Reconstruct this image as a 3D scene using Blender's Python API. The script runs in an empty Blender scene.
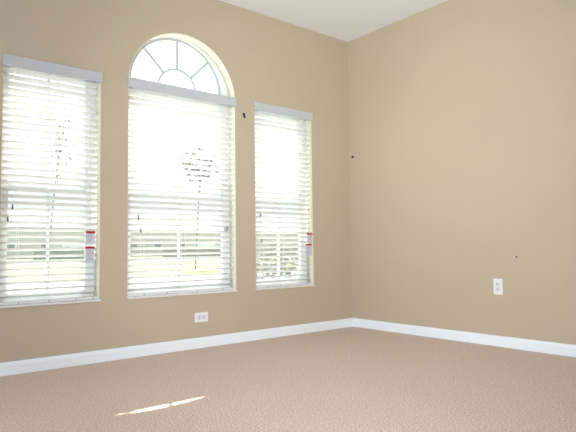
import bpy, bmesh, math, random
from mathutils import Vector, Matrix
from math import sin, cos, pi, radians as R

random.seed(7)
C = bpy.context.scene.collection
SC = bpy.context.scene

# ------------------------------------------------------------------ camera
cam_d = bpy.data.cameras.new('camera')
cam_d.sensor_width = 36.0
cam_d.lens = 34.418
cam_d.clip_start = 0.05
cam_d.clip_end = 500
cam = bpy.data.objects.new('camera', cam_d)
C.objects.link(cam)
yaw, pitch, roll = R(39.517), R(3.396), R(-0.716)
f = Vector((sin(yaw) * cos(pitch), cos(yaw) * cos(pitch), sin(pitch)))
r0 = Vector((cos(yaw), -sin(yaw), 0))
u0 = r0.cross(f)
r1 = cos(roll) * r0 + sin(roll) * u0
u1 = -sin(roll) * r0 + cos(roll) * u0
m = Matrix(((r1.x, u1.x, -f.x), (r1.y, u1.y, -f.y), (r1.z, u1.z, -f.z))).to_4x4()
m.translation = Vector((-3.804, -3.672, 0.7387))
cam.matrix_world = m
SC.camera = cam

# ------------------------------------------------------------------ world, sun, added fill lamps, exposure
SC.view_settings.view_transform = 'Standard'
SC.view_settings.look = 'None'
SC.view_settings.gamma = 1.0
SC.view_settings.use_curve_mapping = False
SC.view_settings.exposure = 0.0
SC.cycles.max_bounces = 10
SC.cycles.diffuse_bounces = 6
SC.cycles.transparent_max_bounces = 24
SC.cycles.sample_clamp_indirect = 8.0

w = bpy.data.worlds.new('sky')
SC.world = w
w.use_nodes = True
bg = w.node_tree.nodes['Background']
bg.inputs[0].default_value = (0.93, 0.97, 1.0, 1)
bg.inputs[1].default_value = 1.7

sun_d = bpy.data.lights.new('sun', 'SUN')
sun_d.energy = 17.5
sun_d.angle = R(0.53)
sun_d.color = (1.0, 0.95, 0.86)
sun = bpy.data.objects.new('sun', sun_d)
C.objects.link(sun)
sun.rotation_euler = Vector((-0.807, -1.44, -2.36)).to_track_quat('-Z', 'Y').to_euler()


def fill_lamp(name, loc, direction, sx, sy, power, color):
    d = bpy.data.lights.new(name, 'AREA')
    d.shape = 'RECTANGLE'
    d.size, d.size_y = sx, sy
    d.energy = power
    d.color = color
    o = bpy.data.objects.new(name, d)
    C.objects.link(o)
    o.location = loc
    o.rotation_euler = Vector(direction).to_track_quat('-Z', 'Z').to_euler()


# fill lamps added in the unseen openings behind and beside the camera
fill_lamp('fill_back', (-4.1, -6.32, 1.25), (0, 1, 0.0), 2.2, 2.3, 22, (0.84, 0.94, 1.0))
fill_lamp('fill_side', (-5.62, -2.7, 1.3), (1, 0, 0.0), 3.4, 2.3, 49, (0.74, 0.94, 1.14))
# spot added beside the camera to brighten the ceiling corner and right wall
fl_d = bpy.data.lights.new('corner_fill', 'SPOT')
fl_d.energy = 215
fl_d.color = (0.86, 0.98, 0.84)
fl_d.spot_size = R(58)
fl_d.spot_blend = 1.0
fl_d.shadow_soft_size = 0.35
fl = bpy.data.objects.new('corner_fill', fl_d)
C.objects.link(fl)
fl.location = (-3.9, -3.9, 0.95)
fl.rotation_euler = (Vector((-0.35, -0.3, 2.74)) - fl.location).to_track_quat('-Z', 'Y').to_euler()

# spot added by the camera; its cone brightens the middle like lens vignetting
fd_d = bpy.data.lights.new('centre_fill', 'SPOT')
fd_d.energy = 370
fd_d.color = (0.95, 0.98, 1.0)
fd_d.spot_size = R(66)
fd_d.spot_blend = 1.0
fd_d.shadow_soft_size = 0.25
fd = bpy.data.objects.new('centre_fill', fd_d)
C.objects.link(fd)
fd.location = (-3.95, -3.85, 0.95)
fd.rotation_euler = (Vector((-0.1, 0.0, 1.0)) - fd.location).to_track_quat('-Z', 'Y').to_euler()


# ------------------------------------------------------------------ materials
def mat(name, col, rough=0.6, spec=0.3, metal=0.0):
    m = bpy.data.materials.new(name)
    m.use_nodes = True
    b = m.node_tree.nodes['Principled BSDF']
    b.inputs['Base Color'].default_value = (*col, 1)
    b.inputs['Roughness'].default_value = rough
    b.inputs['Specular IOR Level'].default_value = spec
    b.inputs['Metallic'].default_value = metal
    return m


def N(m, t, **kw):
    n = m.node_tree.nodes.new(t)
    for k, v in kw.items():
        setattr(n, k, v)
    return n


def noisy(name, c1, c2, scale, rough=0.7, bump=0.0, bscale=None, spec=0.3, bdist=0.01, lo=0.35, hi=0.65, detail=4):
    m = mat(name, c1, rough, spec)
    nt = m.node_tree
    b = nt.nodes['Principled BSDF']
    tc = N(m, 'ShaderNodeTexCoord')
    no = N(m, 'ShaderNodeTexNoise')
    no.inputs['Scale'].default_value = scale
    no.inputs['Detail'].default_value = detail
    nt.links.new(tc.outputs['Object'], no.inputs['Vector'])
    rp = N(m, 'ShaderNodeValToRGB')
    rp.color_ramp.elements[0].position = lo
    rp.color_ramp.elements[1].position = hi
    rp.color_ramp.elements[0].color = (*c1, 1)
    rp.color_ramp.elements[1].color = (*c2, 1)
    nt.links.new(no.outputs['Fac'], rp.inputs['Fac'])
    nt.links.new(rp.outputs['Color'], b.inputs['Base Color'])
    if bump:
        n2 = N(m, 'ShaderNodeTexNoise')
        n2.inputs['Scale'].default_value = bscale or scale
        n2.inputs['Detail'].default_value = 3
        nt.links.new(tc.outputs['Object'], n2.inputs['Vector'])
        bp = N(m, 'ShaderNodeBump')
        bp.inputs['Strength'].default_value = bump
        bp.inputs['Distance'].default_value = bdist
        nt.links.new(n2.outputs['Fac'], bp.inputs['Height'])
        nt.links.new(bp.outputs['Normal'], b.inputs['Normal'])
    return m


M = {}
M['wall'] = noisy('beige_wall_paint', (0.51, 0.427, 0.325), (0.525, 0.440, 0.336), 1.3, 0.62, 0.12, 160, 0.25, 0.002)
M['ceiling'] = noisy('ceiling_paint', (0.88, 0.92, 0.97), (0.90, 0.94, 0.99), 3, 0.85, 0.2, 120, 0.1, 0.002)
M['trim'] = mat('white_trim_paint', (0.85, 0.92, 0.99), 0.35, 0.4)
M['vinyl'] = mat('white_vinyl', (0.80, 0.82, 0.84), 0.4, 0.4)
M['sill'] = noisy('pale_stone_sill', (0.80, 0.80, 0.80), (0.72, 0.73, 0.74), 14, 0.3, spec=0.45)
M['valance'] = mat('valance_faux_wood', (0.52, 0.54, 0.58), 0.45, 0.35)
M['cord'] = mat('white_cord', (0.80, 0.80, 0.78), 0.8)
M['ladder'] = mat('ladder_cord_white', (0.85, 0.85, 0.85), 0.8)
M['tassel'] = mat('dark_tassel_plastic', (0.10, 0.10, 0.11), 0.5)
M['plate'] = mat('white_cover_plate', (0.80, 0.81, 0.85), 0.35, 0.4)
M['recept'] = mat('receptacle_plastic', (0.68, 0.70, 0.76), 0.4, 0.4)
M['slot'] = mat('slot_grey', (0.12, 0.12, 0.13), 0.7)
M['screw'] = mat('screw_metal', (0.55, 0.55, 0.56), 0.35, 0.5, 0.8)
M['clip'] = mat('dark_teal_clip', (0.012, 0.022, 0.028), 0.55)
M['knob'] = mat('dark_hook', (0.02, 0.012, 0.018), 0.5)
M['halo'] = mat('clip_halo_pale', (0.50, 0.49, 0.42), 0.8)
M['tag'] = mat('tag_paper', (0.62, 0.61, 0.68), 0.7, 0.2)
M['tagline'] = mat('tag_print_grey', (0.40, 0.40, 0.47), 0.7, 0.2)
M['red'] = mat('tag_red_band', (0.42, 0.02, 0.04), 0.6, 0.2)
M['plug'] = mat('plug_and_shaded_cord', (0.45, 0.46, 0.48), 0.5)
M['lit_reveal'] = noisy('lit_reveal_cream', (0.80, 0.77, 0.62), (0.82, 0.79, 0.64), 2, 0.6)
M['track'] = mat('grey_track', (0.50, 0.53, 0.56), 0.5)

# slats: slightly translucent white
m = mat('slat_faux_wood', (0.79, 0.80, 0.80), 0.45, 0.35)
nt = m.node_tree
tr = N(m, 'ShaderNodeBsdfTranslucent')
tr.inputs['Color'].default_value = (0.9, 0.92, 0.92, 1)
mx = N(m, 'ShaderNodeMixShader')
mx.inputs[0].default_value = 0.06
nt.links.new(nt.nodes['Principled BSDF'].outputs[0], mx.inputs[1])
nt.links.new(tr.outputs[0], mx.inputs[2])
nt.links.new(mx.outputs[0], nt.nodes['Material Output'].inputs[0])
M['slat'] = m

# pane of clear glass
m = bpy.data.materials.new('window_glass')
m.use_nodes = True
nt = m.node_tree
nt.nodes.clear()
out = N(m, 'ShaderNodeOutputMaterial')
tp = N(m, 'ShaderNodeBsdfTransparent')
tp.inputs[0].default_value = (0.94, 0.96, 0.95, 1)
gl = N(m, 'ShaderNodeBsdfGlossy')
gl.inputs['Roughness'].default_value = 0.02
fr = N(m, 'ShaderNodeLayerWeight')
fr.inputs[0].default_value = 0.08
mx = N(m, 'ShaderNodeMixShader')
nt.links.new(fr.outputs['Facing'], mx.inputs[0])
nt.links.new(tp.outputs[0], mx.inputs[1])
nt.links.new(gl.outputs[0], mx.inputs[2])
nt.links.new(mx.outputs[0], out.inputs[0])
M['glass'] = m

# insect screen: fine mesh, partly see-through
m = bpy.data.materials.new('insect_screen_mesh')
m.use_nodes = True
nt = m.node_tree
nt.nodes.clear()
out = N(m, 'ShaderNodeOutputMaterial')
tp = N(m, 'ShaderNodeBsdfTransparent')
df = N(m, 'ShaderNodeBsdfDiffuse')
df.inputs[0].default_value = (0.16, 0.19, 0.22, 1)
mx = N(m, 'ShaderNodeMixShader')
mx.inputs[0].default_value = 0.32
nt.links.new(tp.outputs[0], mx.inputs[1])
nt.links.new(df.outputs[0], mx.inputs[2])
nt.links.new(mx.outputs[0], out.inputs[0])
M['screen'] = m

# carpet
m = noisy('beige_carpet', (0.40, 0.285, 0.215), (0.94, 0.75, 0.605), 125, 0.95, 0.6, 150, 0.05, 0.012, 0.30, 0.70, 6)
nt = m.node_tree
b = nt.nodes['Principled BSDF']
b.inputs['Sheen Weight'].default_value = 0.25
b.inputs['Sheen Roughness'].default_value = 0.6
M['carpet'] = m

M['concrete'] = noisy('driveway_concrete', (0.55, 0.54, 0.51), (0.62, 0.61, 0.58), 2.0, 0.9)
M['grass'] = noisy('lawn_grass', (0.33, 0.35, 0.17), (0.40, 0.42, 0.23), 1.5, 0.95)
M['asphalt'] = noisy('street_asphalt', (0.14, 0.15, 0.18), (0.18, 0.19, 0.22), 3, 0.9)
M['leaf'] = noisy('tree_leaves', (0.15, 0.17, 0.14), (0.20, 0.22, 0.18), 2, 0.8)
M['hedge'] = noisy('hedge_leaves', (0.27, 0.30, 0.27), (0.36, 0.38, 0.34), 3, 0.9)
M['bark'] = noisy('bark', (0.30, 0.29, 0.28), (0.38, 0.37, 0.36), 8, 0.9)
M['stucco'] = noisy('house_stucco', (0.60, 0.60, 0.60), (0.66, 0.66, 0.66), 3, 0.9)
M['roof'] = noisy('roof_shingles', (0.38, 0.40, 0.42), (0.45, 0.46, 0.48), 3, 0.9)
M['teal'] = mat('teal_gable', (0.12, 0.36, 0.38), 0.7)
M['darkglass'] = mat('house_window_glass', (0.28, 0.31, 0.34), 0.2, 0.5)


# ------------------------------------------------------------------ mesh helpers
def box(bm, x0, x1, y0, y1, z0, z1):
    vs = [bm.verts.new(p) for p in ((x0, y0, z0), (x1, y0, z0), (x1, y1, z0), (x0, y1, z0),
                                    (x0, y0, z1), (x1, y0, z1), (x1, y1, z1), (x0, y1, z1))]
    for q in ((0, 3, 2, 1), (4, 5, 6, 7), (0, 1, 5, 4), (1, 2, 6, 5), (2, 3, 7, 6), (3, 0, 4, 7)):
        bm.faces.new([vs[i] for i in q])
    return vs


def tube(bm, pts, rad, seg=8):
    pts = [Vector(p) for p in pts]
    rads = rad if isinstance(rad, (list, tuple)) else [rad] * len(pts)
    rings = []
    for i, p in enumerate(pts):
        t = (pts[min(i + 1, len(pts) - 1)] - pts[max(i - 1, 0)]).normalized()
        a = t.cross(Vector((0, 1, 0)))
        if a.length < 1e-3:
            a = t.cross(Vector((1, 0, 0)))
        a.normalize()
        bb = t.cross(a)
        rings.append([bm.verts.new(p + rads[i] * (cos(2 * pi * k / seg) * a + sin(2 * pi * k / seg) * bb)) for k in range(seg)])
    for i in range(len(rings) - 1):
        for k in range(seg):
            bm.faces.new((rings[i][k], rings[i][(k + 1) % seg], rings[i + 1][(k + 1) % seg], rings[i + 1][k]))
    bm.faces.new(rings[0][::-1])
    bm.faces.new(rings[-1])


def obj(name, bm, material, parent=None, smooth=False, bevel=0.0, loc=None):
    bmesh.ops.recalc_face_normals(bm, faces=bm.faces)
    me = bpy.data.meshes.new(name)
    bm.to_mesh(me)
    bm.free()
    me.materials.append(material)
    if smooth:
        for p in me.polygons:
            p.use_smooth = True
    o = bpy.data.objects.new(name, me)
    C.objects.link(o)
    if parent:
        o.parent = parent
    if loc:
        o.location = loc
    if bevel:
        md = o.modifiers.new('bevel', 'BEVEL')
        md.width = bevel
        md.segments = 2
        md.limit_method = 'ANGLE'
    return o


def boxobj(name, dims, material, parent=None, bevel=0.0):
    bm = bmesh.new()
    box(bm, *dims)
    return obj(name, bm, material, parent, bevel=bevel)


def struct(o):
    o['kind'] = 'structure'
    return o


def empty(name, loc, label=None, cat=None, group=None, kind=None):
    o = bpy.data.objects.new(name, None)
    o.empty_display_size = 0.1
    C.objects.link(o)
    o.location = loc
    if label: o['label'] = label
    if cat: o['category'] = cat
    if group: o['group'] = group
    if kind: o['kind'] = kind
    return o


def tag(o, label, cat, group=None, kind=None):
    o['label'] = label
    o['category'] = cat
    if group: o['group'] = group
    if kind: o['kind'] = kind
    return o


def extrude_profile(name, loops, y0, y1, material, parent=None):
    """2D outline with holes in x,z, extruded from y0 to y1, one solid mesh."""
    cu = bpy.data.curves.new(name, 'CURVE')
    cu.dimensions = '2D'
    cu.fill_mode = 'BOTH'
    cu.extrude = (y1 - y0) / 2
    for lp in loops:
        sp = cu.splines.new('POLY')
        sp.points.add(len(lp) - 1)
        for i, (x, z) in enumerate(lp):
            sp.points[i].co = (x, z, 0, 1)
        sp.use_cyclic_u = True
    tmp = bpy.data.objects.new('tmp', cu)
    C.objects.link(tmp)
    dg = bpy.context.evaluated_depsgraph_get()
    me = bpy.data.meshes.new_from_object(tmp.evaluated_get(dg))
    bpy.data.objects.remove(tmp)
    bpy.data.curves.remove(cu)
    yc = (y0 + y1) / 2
    for v in me.vertices:
        x, z, d = v.co
        v.co = (x, yc - d, z)
    bm = bmesh.new()
    bm.from_mesh(me)
    bmesh.ops.remove_doubles(bm, verts=bm.verts, dist=1e-5)
    bpy.data.meshes.remove(me)
    return obj(name, bm, material, parent)


# ------------------------------------------------------------------ room
H = 2.74
WT = 0.198                      # thickness of the window wall
XL, YB = -5.5, -6.2            # far left wall and back wall
SILL, TOP = 0.404, 1.955
WIN = [(-3.031, -2.422), (-2.226, -1.319), (-1.1235, -0.4866)]
XC, ZC, RA = -1.7725, 1.931, 0.4535


def rect(x0, x1, z0, z1):
    return [(x0, z0), (x1, z0), (x1, z1), (x0, z1)]


def arch(x0, x1, z0, zc, xc, r, n=64):
    return [(x0, z0), (x1, z0)] + [(xc + r * cos(pi * k / n), zc + r * sin(pi * k / n)) for k in range(n + 1)]


struct(extrude_profile('wall_front', [rect(XL - 0.12, 0.0, 0.0, H), rect(*WIN[0], SILL, TOP),
                                      arch(*WIN[1], SILL, ZC, XC, RA), rect(*WIN[2], SILL, TOP)], 0, WT, M['wall']))
struct(boxobj('wall_right', (0, 0.15, YB - 0.12, WT, 0, H), M['wall']))
bm = bmesh.new()      # back wall, its wide opening added to let in fill light
box(bm, XL - 0.12, -5.2, YB - 0.12, YB, 0, H)
box(bm, -3.0, 0.0, YB - 0.12, YB, 0, H)
box(bm, -5.2, -3.0, YB - 0.12, YB, 2.4, H)
box(bm, -5.2, -3.0, YB - 0.12, YB, 0, 0.1)
struct(obj('wall_back', bm, M['wall']))
bm = bmesh.new()      # left wall, its wide opening placed to steer the fill light
box(bm, XL - 0.12, XL, -1.0, 0.0, 0, H)
box(bm, XL - 0.12, XL, YB, -4.4, 0, H)
box(bm, XL - 0.12, XL, -4.4, -1.0, 2.45, H)
box(bm, XL - 0.12, XL, -4.4, -1.0, 0, 0.15)
struct(obj('wall_left', bm, M['wall']))
struct(boxobj('ceiling', (XL - 0.12, 0.15, YB - 0.12, WT, H, H + 0.15), M['ceiling']))
struct(boxobj('floor', (XL - 0.12, 0.15, YB - 0.12, WT, -0.12, 0.0), M['carpet']))


def baseboard(name, p0, p1, inward):
    """profile run along p0 -> p1; inward = unit normal into the room"""
    prof = [(0, 0.001), (0.013, 0.001), (0.013, 0.058), (0.0105, 0.064), (0.0095, 0.070), (0.006, 0.077), (0.002, 0.079), (0, 0.079)]
    bm = bmesh.new()
    rs = []
    for p in (p0, p1):
        rs.append([bm.verts.new((p[0] + inward[0] * d, p[1] + inward[1] * d, z)) for d, z in prof])
    n = len(prof)
    for k in range(n):
        bm.faces.new((rs[0][k], rs[0][(k + 1) % n], rs[1][(k + 1) % n], rs[1][k]))
    bm.faces.new(rs[0]); bm.faces.new(rs[1][::-1])
    struct(obj(name, bm, M['trim']))


baseboard('baseboard_front', (XL, 0, 0), (-0.0005, 0, 0), (0, -1))
baseboard('baseboard_right', (0, -0.013, 0), (0, YB, 0), (-1, 0))

# ------------------------------------------------------------------ windows
FY0, FY1 = 0.088, 0.135        # frame depth range


def bars(name, items, y0, y1, material, parent, bevel=0.0):
    bm = bmesh.new()
    for x0, x1, z0, z1 in items:
        box(bm, x0, x1, y0, y1, z0, z1)
    return obj(name, bm, material, parent, bevel=bevel)


def window_unit(n, x0, x1, ztop):
    root = struct(empty('window_%d' % n, ((x0 + x1) / 2, 0.1, SILL)))
    root.location = (0, 0, 0)
    a, b, z0, z1 = x0 + 0.001, x1 - 0.001, SILL + 0.016, ztop
    fw = 0.030
    extrude_profile('frame', [rect(a, b, z0, z1), rect(a + fw, b - fw, z0 + fw, z1 - fw)], FY0, FY1 + 0.02, M['vinyl'], root)
    zm = 1.165
    sw = 0.030
    xc = (x0 + x1) / 2
    # lower sash (inner), upper sash (outer)
    for nm, s0, s1, y in (('lower_sash', z0 + fw, zm + 0.02, 0.092), ('upper_sash', zm - 0.02, z1 - fw, 0.120)):
        s = extrude_profile(nm, [rect(a + fw, b - fw, s0, s1), rect(a + fw + sw, b - fw - sw, s0 + sw, s1 - sw)], y, y + 0.024, M['vinyl'], root)
        boxobj('muntin', (xc - 0.0075, xc + 0.0075, y + 0.004, y + 0.020, s0 + sw, s1 - sw), M['vinyl'], s)
        boxobj('pane', (a + fw + sw, b - fw - sw, y + 0.0205, y + 0.0235, s0 + sw, s1 - sw), M['glass'], s)
    s = extrude_profile('screen_frame', [rect(a + fw, b - fw, z0 + fw, zm), rect(a + fw + 0.014, b - fw - 0.014, z0 + fw + 0.014, zm - 0.014)],
                        0.146, 0.154, M['vinyl'], root)
    bm = bmesh.new()
    vs = [bm.verts.new(p) for p in ((a + fw + .014, .150, z0 + fw + .014), (b - fw - .014, .150, z0 + fw + .014), (b - fw - .014, .150, zm - .014), (a + fw + .014, .150, zm - .014))]
    bm.faces.new(vs)
    obj('insect_screen', bm, M['screen'], s)
    return root


window_unit(1, *WIN[0], TOP)
w2 = window_unit(2, *WIN[1], 1.94)
window_unit(3, *WIN[2], TOP)

# added liners: outdoor light on the wall returns put into their cream colour
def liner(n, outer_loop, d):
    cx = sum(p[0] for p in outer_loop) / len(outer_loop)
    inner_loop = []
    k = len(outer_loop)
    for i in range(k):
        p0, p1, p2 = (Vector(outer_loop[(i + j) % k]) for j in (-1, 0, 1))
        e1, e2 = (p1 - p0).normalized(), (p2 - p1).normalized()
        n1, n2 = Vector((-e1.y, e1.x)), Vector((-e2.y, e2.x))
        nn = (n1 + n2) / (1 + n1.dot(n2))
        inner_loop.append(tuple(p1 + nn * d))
    struct(extrude_profile('trim_%d' % n, [outer_loop, inner_loop], 0.0008, FY0 - 0.001, M['lit_reveal']))


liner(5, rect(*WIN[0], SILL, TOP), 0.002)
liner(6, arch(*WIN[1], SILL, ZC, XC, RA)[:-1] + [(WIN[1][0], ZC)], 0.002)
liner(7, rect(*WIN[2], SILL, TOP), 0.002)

# fan light over the middle window
xf, zf, rf = -1.782, 1.975, 0.402
n = 64
e0 = math.asin((1.941 - ZC) / RA)
outer = [(XC + (RA - .001) * cos(e0 + (pi - 2 * e0) * k / n), ZC + (RA - .001) * sin(e0 + (pi - 2 * e0) * k / n)) for k in range(n + 1)]
inner = [(xf + rf * cos(pi * k / n), zf + rf * sin(pi * k / n)) for k in range(n + 1)]
fan = extrude_profile('fanlight_frame', [outer, inner], FY0, FY1, M['vinyl'], w2)
inner2 = [(xf + (rf - .024) * cos(pi * k / n), zf + .01 + (rf - .024) * sin(pi * k / n)) for k in range(n + 1)]
extrude_profile('fanlight_bead', [inner, inner2], FY0 + 0.018, FY1 - 0.006, M['track'], fan)
hub_o = [(xf + .170 * cos(pi * k / 32), zf + .170 * sin(pi * k / 32)) for k in range(33)]
hub_i = [(xf + .155 * cos(pi * (32 - k) / 32), zf + .155 * sin(pi * (32 - k) / 32)) for k in range(33)]
extrude_profile('fanlight_hub', [hub_o + hub_i], 0.108, 0.118, M['track'], fan)
for ang in (45, 90, 135):
    bm = bmesh.new()
    d = Vector((cos(R(ang)), 0, sin(R(ang))))
    nrm = Vector((-d.z, 0, d.x)) * 0.009
    c = Vector((xf, 0, zf))
    p = [c + d * 0.1702 - nrm, c + d * 0.382 - nrm, c + d * 0.382 + nrm, c + d * 0.1702 + nrm]
    lo = [bm.verts.new((q.x, 0.108, q.z)) for q in p]
    hi = [bm.verts.new((q.x, 0.118, q.z)) for q in p]
    bm.faces.new(lo); bm.faces.new(hi[::-1])
    for k in range(4):
        bm.faces.new((lo[k], lo[(k + 1) % 4], hi[(k + 1) % 4], hi[k]))
    obj('muntin', bm, M['track'], fan)
bm = bmesh.new()
bm.faces.new([bm.verts.new((x, 0.120, z)) for x, z in inner2])
obj('pane', bm, M['glass'], fan)

for i, (x0, x1) in enumerate(WIN):
    struct(boxobj('trim_%d' % (i + 1), (x0 - 0.004 if i != 1 else x0 - .003, x1 + 0.006, -0.012, 0.20, SILL - 0.001, SILL + 0.0135), M['sill'], bevel=0.003))

# ------------------------------------------------------------------ blinds
PITCH, SW, TILT = 0.0415, 0.050, R(19)
Y_SLAT = 0.0365


def blind(x0, x1, ztop, label, ladders, plugs, tilts, tagged, lift_x):
    root = empty('window_blind', ((x0 + x1) / 2, Y_SLAT, 0.42), label, 'window blind', 'white horizontal slat blinds in the three windows')
    ox, oz = root.location.x, root.location.z
    a, b = x0 + 0.006, x1 - 0.008
    K = lambda o: (setattr(o, 'matrix_parent_inverse', Matrix.Translation(-root.location)), o)[1]
    vb = ztop - 0.072
    bm = bmesh.new()           # valance with side returns and a moulded lip
    box(bm, x0 - 0.005, x1 + 0.008, -0.016, -0.003, vb, ztop)
    K(obj('valance', bm, M['valance'], root, bevel=0.003))
    K(boxobj('headrail', (a, b, 0.006, 0.064, vb + 0.012, min(ztop - 0.014, TOP - 0.004)), M['track'], root))
    # stack of slats
    bm = bmesh.new()
    z = 0.437 + 0.026
    zs = []
    while z < vb + 0.008:
        zs.append(z)
        z += PITCH
    rnd = random.Random(int(-x0 * 100))
    for zc in zs:
        t = TILT + rnd.uniform(-0.02, 0.02)
        sag = rnd.uniform(-0.0006, 0.0006)
        prof = []
        for k in range(7):
            s = -1 + 2 * k / 6
            prof.append((s * SW / 2, 0.0018 * (1 - s * s)))
        up = [(y, h + 0.0014) for y, h in prof]
        lo = [(y, h - 0.0014) for y, h in prof][::-1]
        loop = up + lo
        rings = []
        for x, dz in ((a, sag), (b, -sag)):
            rings.append([bm.verts.new((x, Y_SLAT + y * cos(t) + h * sin(t), zc + dz - y * sin(t) + h * cos(t))) for y, h in loop])
        nn = len(loop)
        for k in range(nn):
            bm.faces.new((rings[0][k], rings[0][(k + 1) % nn], rings[1][(k + 1) % nn], rings[1][k]))
        bm.faces.new(rings[0]); bm.faces.new(rings[1][::-1])
    K(obj('slats', bm, M['slat'], root))
    rail = K(boxobj('bottom_rail', (a - 0.002, b + 0.002, Y_SLAT - 0.041, Y_SLAT + 0.022, SILL + 0.0145, SILL + 0.0325), M['slat'], root, bevel=0.004))
    for px in plugs:
        bm = bmesh.new()
        tube(bm, [(px, Y_SLAT - 0.0435, SILL + 0.024), (px, Y_SLAT - 0.040, SILL + 0.024)], 0.0055, 12)
        obj('plug', bm, M['plug'], rail)
    for lx in ladders:
        bm = bmesh.new()
        for yy in (Y_SLAT - 0.0275, Y_SLAT + 0.0275):
            tube(bm, [(lx, yy, SILL + 0.034), (lx, yy, vb + 0.012)], 0.0011, 6)
        K(obj('ladder_cord', bm, M['ladder'], root))
    for tx, tz in tilts:
        bm = bmesh.new()
        tube(bm, [(tx, -0.002, vb + 0.01), (tx, -0.002, tz + 0.03)], 0.0010, 6)
        c = K(obj('tilt_cord', bm, M['cord'], root))
        bm = bmesh.new()
        tube(bm, [(tx, -0.002, tz + 0.034), (tx, -0.002, tz + 0.022), (tx, -0.002, tz + 0.006), (tx, -0.002, tz)], [0.0022, 0.0045, 0.0062, 0.005], 12)
        obj('tassel', bm, M['tassel'], c, smooth=True)
    for dx in (0.0, 0.007):
        bm = bmesh.new()
        tube(bm, [(lift_x + dx, -0.0005, vb + 0.01), (lift_x + dx, -0.0015, 1.2), (lift_x + dx * .3, -0.0025, 0.90)], 0.0010, 6)
        c = K(obj('lift_cord', bm, M['cord'], root))
    if tagged:
        for (t0, t1, z0_, z1_) in tagged:
            bm = bmesh.new()
            box(bm, t0, t1, -0.0062, -0.0050, z0_, z1_)
            tg = K(obj('warning_tag', bm, M['tag'], root))
            tg['label'] = 'grey printed warning tag with a red band'
            boxobj('red_band', (t0 - 0.001, t1 + 0.002, -0.0075, -0.0045, z1_ - 0.013, z1_ + 0.002), M['red'], tg)
            bm = bmesh.new()
            zz = z1_ - 0.024
            rr = random.Random(5)
            while zz > z0_ + 0.008:
                box(bm, t0 + 0.006, t1 - 0.006 - rr.choice((0, 0.004, 0.015)), -0.0066, -0.0060, zz, zz + 0.003)
                zz -= 0.0075
            obj('print_lines', bm, M['tagline'], tg)
    else:
        # the lift cords are tied in a loose knot
        for off in (0, 1, 2):
            bm = bmesh.new()
            pts = []
            for k in range(22):
                t = 2 * pi * k / 21
                pts.append((lift_x + 0.004 + 0.016 * cos(t) * (1 - .2 * off) + 0.006 * sin(2 * t) - 0.008 * off, -0.004 - 0.002 * off,
                            0.897 + 0.020 * sin(t) + 0.008 * cos(t)))
            tube(bm, pts, 0.0016, 6)
            K(obj('cord_loop', bm, M['plug'], root))  # white cord, its shadow put into the grey colour
        bm = bmesh.new()
        tube(bm, [(lift_x + .001, -.006, .921), (lift_x + .001, -.006, .912), (lift_x + .001, -.006, .895), (lift_x + .001, -.006, .890)], [.002, .004, .006, .005], 12)
        K(obj('tassel', bm, M['tassel'], root, smooth=True))
        for dx in (-0.012, 0.004, 0.013):
            bm = bmesh.new()
            tube(bm, [(lift_x + dx * .3, -0.004, 0.885), (lift_x + dx, -0.003, 0.845)], 0.0011, 6)
            K(obj('cord_end', bm, M['cord'], root))
    return root


blind(*WIN[0], 1.957, 'white slat blind filling the leftmost window, with red-banded tags, cut by the photo edge',
      (-2.925, -2.745, -2.50), (-2.925, -2.744, -2.575, -2.464), ((-2.990, 0.925), (-2.965, 1.0)),
      ((-2.516, -2.456, 0.785, 0.869), (-2.519, -2.459, 0.664, 0.768)), -2.486)
blind(*WIN[1], 1.966, 'white slat blind under the half-round fan window, widest of the three, without tags',
      (-2.10, -1.77, -1.42), (-2.103, -1.925, -1.676, -1.45), ((-2.148, 0.957), (-2.129, 0.866)), None, -1.408)
blind(*WIN[2], 1.966, 'white slat blind in the narrow window nearest the room corner, with red-banded tags',
      (-1.035, -0.82, -0.58), (-1.001, -0.873, -0.649), ((-1.075, 1.006), (-1.0625, 0.79)),
      ((-0.565, -0.503, 0.787, 0.873), (-0.579, -0.512, 0.672, 0.778)), -0.545)


# ------------------------------------------------------------------ outlets and fixings
def outlet(label, horizontal):
    """built facing -y around the origin, plate standing upright"""
    root = empty('wall_outlet', (0, 0, 0), label, 'electrical outlet', 'white wall outlets')
    bm = bmesh.new()
    box(bm, -0.036, 0.036, -0.006, 0.0, -0.059, 0.059)
    obj('cover_plate', bm, M['plate'], root, bevel=0.003)
    for s in (-1, 1):
        bm = bmesh.new()
        tube(bm, [(0, -0.0055, 0.0195 * s), (0, -0.0085, 0.0195 * s)], 0.0165, 24)
        for v in bm.verts:      # flattened top and bottom of a receptacle face
            v.co.z = max(0.0195 * s - 0.0135, min(0.0195 * s + 0.0135, v.co.z))
        rc = obj('receptacle', bm, M['recept'], root)
        bm = bmesh.new()
        box(bm, -0.0075, -0.005, -0.0092, -0.0084, 0.0195 * s - 0.001, 0.0195 * s + 0.007)
        box(bm, 0.005, 0.0075, -0.0092, -0.0084, 0.0195 * s - 0.001, 0.0195 * s + 0.006)
        tube(bm, [(0, -0.0084, 0.0195 * s - 0.007), (0, -0.0092, 0.0195 * s - 0.007)], 0.0022, 10)
        obj('slots', bm, M['slot'], rc)
    bm = bmesh.new()
    tube(bm, [(0, -0.0055, 0), (0, -0.0078, 0)], 0.0035, 12)
    obj('screw', bm, M['screw'], root, smooth=False)
    if horizontal:
        root.rotation_euler = (0, R(90), 0)
    return root


o = outlet('white outlet plate mounted sideways low on the wall below the windows', True)
o.location = (-1.640, 0, 0.2285)
o = outlet('white upright outlet plate on the right-hand wall', False)
o.rotation_euler = (0, 0, R(-90))
o.location = (0, -1.495, 0.4385)

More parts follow.
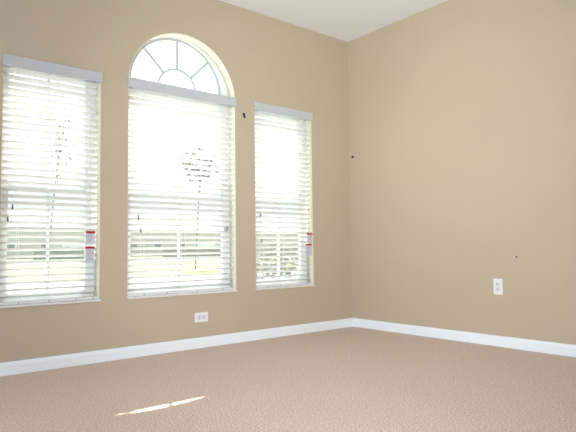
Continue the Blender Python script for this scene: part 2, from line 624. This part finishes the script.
# dark slanted clip between the middle and right window
t = empty('wall_clip', (-1.2335, 0, 1.836), 'small dark slanted clip on the wall between the arched window and the corner window', 'wall clip')
bm = bmesh.new()
box(bm, -0.0095, 0.0095, -0.010, -0.002, -0.022, 0.022)
k = obj('clip_body', bm, M['clip'], t, bevel=0.004)
k.rotation_euler = (0, R(-17), 0)
bm = bmesh.new()
box(bm, -0.016, 0.016, -0.002, 0.0, -0.028, 0.028)
k = obj('clip_halo', bm, M['halo'], t, bevel=0.0008)  # added pale plate standing for the sharpening halo around the clip
k.rotation_euler = (0, R(-17), 0)
t.location = (-1.233, 0, 1.836)


def knob(name, loc, label, cat, rad, depth, direction, mat_):
    bm = bmesh.new()
    d = Vector(direction)
    pts = [Vector((0, 0, 0)), d * depth * .55, d * depth * .62, d * depth * .9, d * depth]
    tube(bm, pts, [rad * .45, rad * .45, rad, rad * .9, rad * .5], 16)
    o = obj(name, bm, mat_, smooth=True)
    o.location = loc
    return tag(o, label, cat)


k = knob('wall_hook', (0, -0.050, 1.604), 'small dark round hook on the right wall beside the corner at window height', 'wall hook', 0.0125, 0.014, (-1, 0, 0), M['knob'])
k = knob('screw_anchor', (0, -1.646, 0.6585), 'tiny dark screw in the right wall above the upright outlet', 'screw', 0.0065, 0.007, (-1, 0, 0), M['clip'])

# ------------------------------------------------------------------ outside
GZ = -0.30
struct(boxobj('trim_4', (-30, 120, WT + 0.02, 16.0, GZ - 0.1, GZ), M['concrete']))
bpy.data.objects['trim_4'].name = 'floor_driveway'
g = boxobj('lawn', (-30, 160, 16.0, 52.0, GZ - 0.1, GZ + 0.02), M['grass'])
tag(g, 'sunlit yellow-green lawn outside beyond the windows', 'lawn', kind='stuff')
struct(boxobj('floor_street', (-30, 220, 52.0, 70.0, GZ - 0.1, GZ), M['asphalt']))
g = boxobj('far_lawn', (-60, 300, 70.0, 200.0, GZ - 0.1, GZ - 0.001), M['grass'])
tag(g, 'strip of grass on the far side of the street', 'lawn', kind='stuff')


def at(px, py, Y):
    """world point seen at a pixel, at depth Y beyond the window wall (for laying out the garden)"""
    d = f + r1 * ((px - 288) / 550.69) - u1 * ((py - 216) / 550.69)
    t_ = (Y - cam.matrix_world.translation.y) / d.y
    return cam.matrix_world.translation + d * t_


def leaf_tree(name, base, h, crown_c, crown_r, nleaf, leaf, label, seed):
    rr = random.Random(seed)
    root = empty(name, base, label, 'tree', 'trees outside')
    top = Vector(crown_c) - Vector(base)
    bm = bmesh.new()
    tube(bm, [(0, 0, 0), (0.04 * h, 0, top.z * .5), (top.x, top.y, top.z)], [0.013 * h, 0.010 * h, 0.006 * h], 10)
    tk = obj('trunk', bm, M['bark'], root, smooth=True)
    bm = bmesh.new()
    for k in range(9):
        a = rr.uniform(0, 2 * pi)
        z0 = top.z * rr.uniform(.65, .95)
        e = top + Vector((cos(a) * crown_r[0] * .75, sin(a) * crown_r[1] * .75, rr.uniform(-.3, .8) * crown_r[2]))
        tube(bm, [(top.x * .8, top.y * .8, z0), (e.x * .6 + top.x * .4, e.y * .6 + top.y * .4, (z0 + e.z) / 2), tuple(e)], [0.006 * h, 0.004 * h, 0.002 * h], 6)
    obj('branches', bm, M['bark'], root)
    bm = bmesh.new()
    for k in range(nleaf):
        while True:
            v = Vector((rr.uniform(-1, 1), rr.uniform(-1, 1), rr.uniform(-1, 1)))
            if v.length < 1:
                break
        c = top + Vector((v.x * crown_r[0], v.y * crown_r[1], v.z * crown_r[2]))
        u = Vector((rr.gauss(0, 1), rr.gauss(0, 1), rr.gauss(0, 1))).normalized()
        q = u.orthogonal().normalized()
        s = leaf * rr.uniform(.6, 1.3)
        bm.faces.new([bm.verts.new(c + u * s), bm.verts.new(c + q * s * .45), bm.verts.new(c - u * s), bm.verts.new(c - q * s * .45)])
    obj('foliage', bm, M['leaf'], root)


c1 = at(61, 138, 12)
c0 = at(47, 285, 12)
leaf_tree('garden_tree', (c0.x, 12, GZ), 2.6, tuple(c1), (0.38, 0.40, 1.15), 230, 0.06,
          'slender loose-leaved tree seen through the leftmost window blind', 3)
c2 = at(200, 165, 22)
leaf_tree('garden_tree', (c2.x - .3, 22, GZ + .035), 4, tuple(c2), (1.15, 1.0, 1.0), 420, 0.15,
          'round-crowned tree seen through the middle window blind', 4)


def house(x, y, wdt, dep, h, label, teal=False):
    root = empty('house', (x, y, GZ), label, 'house', 'houses across the street')
    boxobj('wall', (-wdt / 2, wdt / 2, 0, dep, 0, h), M['stucco'], root)
    bm = bmesh.new()
    o_ = .5
    b_ = [bm.verts.new(p) for p in ((-wdt / 2 - o_, -o_, h), (wdt / 2 + o_, -o_, h), (wdt / 2 + o_, dep + o_, h), (-wdt / 2 - o_, dep + o_, h))]
    t_ = [bm.verts.new(p) for p in ((-wdt / 4, dep / 2, h + 2.6), (wdt / 4, dep / 2, h + 2.6))]
    bm.faces.new(b_[::-1]); bm.faces.new((b_[0], b_[1], t_[1], t_[0])); bm.faces.new((b_[2], b_[3], t_[0], t_[1]))
    bm.faces.new((b_[1], b_[2], t_[1])); bm.faces.new((b_[3], b_[0], t_[0]))
    obj('roof', bm, M['roof'], root)
    for fx in (-.34, -.12, .12):
        wn = boxobj('window', (wdt * fx - .7, wdt * fx + .7, -.06, .05, 1.0, 2.4), M['trim'], root)
        boxobj('pane', (wdt * fx - .6, wdt * fx + .6, -.09, -.05, 1.1, 2.3), M['darkglass'], wn)
    boxobj('garage_door', (wdt * .24, wdt * .46, -.06, .05, 0, 2.3), M['trim'], root)
    return root


h1 = at(28, 235, 82)
house(h1.x, 82, 20, 10, 4.6, 'grey-roofed house across the street behind the leftmost window')
h2 = at(170, 235, 85)
house(h2.x, 85, 20, 10, 4.6, 'grey-roofed house across the street behind the middle window')
h3 = at(290, 235, 90)
house(h3.x, 90, 34, 10, 4.6, 'long grey-roofed house across the street behind the window near the corner')

for px, wd, lb in ((70, 9, 'clipped hedge by the street seen through the leftmost window'),
                   (210, 16, 'clipped hedge by the street seen through the middle window'),
                   (300, 14, 'long clipped hedge by the street seen through the window near the corner')):
    p = at(px, 240, 74)
    rr = random.Random(px)
    bm = bmesh.new()
    nx, nz = int(wd * 2), 5
    grid = [[bm.verts.new((-wd / 2 + wd * i / nx, .8 * -sin(pi * j / nz) + rr.uniform(-.12, .12), min(1.6, 1.7 * j / (nz - 1)) if j < nz else 0)) for j in range(nz + 1)] for i in range(nx + 1)]
    for i in range(nx + 1):
        for j in range(nz + 1):
            a = pi * j / nz
            grid[i][j].co.y = -0.8 * cos(a) + rr.uniform(-.1, .1)
            grid[i][j].co.z = max(0.0, 1.6 * sin(a) ** .6 + (rr.uniform(-.12, .12) if 0 < j < nz else 0)) if 0 < j < nz else 0
    for i in range(nx):
        for j in range(nz):
            bm.faces.new((grid[i][j], grid[i + 1][j], grid[i + 1][j + 1], grid[i][j + 1]))
    bm.faces.new([grid[0][j] for j in range(nz + 1)]); bm.faces.new([grid[nx][j] for j in range(nz + 1)][::-1])
    o = obj('hedge', bm, M['hedge'])
    o.location = (p.x, 74, GZ)
    tag(o, lb, 'hedge', 'hedges along the street')

# low shrubs just outside the window near the corner
for i, px in enumerate((260, 274, 288, 303)):
    p = at(px, 262, 6.0 + .8 * (i % 2))
    rr = random.Random(40 + i)
    root = empty('shrub', (p.x, p.y, GZ), 'low grey-green shrub outside the window nearest the corner', 'shrub', 'shrubs outside the corner window')
    bm = bmesh.new()
    for k in range(5):
        a = rr.uniform(0, 2 * pi)
        tube(bm, [(0, 0, 0), (.08 * cos(a), .08 * sin(a), .45), (.2 * cos(a), .2 * sin(a), .95)], [.012, .009, .004], 6)
    obj('stem', bm, M['bark'], root)
    bm = bmesh.new()
    for k in range(420):
        while True:
            v = Vector((rr.uniform(-1, 1), rr.uniform(-1, 1), rr.uniform(-1, 1)))
            if v.length < 1:
                break
        c = Vector((v.x * .26, v.y * .26, .72 + v.z * .46))
        u = Vector((rr.gauss(0, 1), rr.gauss(0, 1), rr.gauss(0, 1))).normalized()
        q = u.orthogonal().normalized()
        sz = .05 * rr.uniform(.6, 1.3)
        bm.faces.new([bm.verts.new(c + u * sz), bm.verts.new(c + q * sz * .5), bm.verts.new(c - u * sz), bm.verts.new(c - q * sz * .5)])
    obj('foliage', bm, M['hedge'], root)
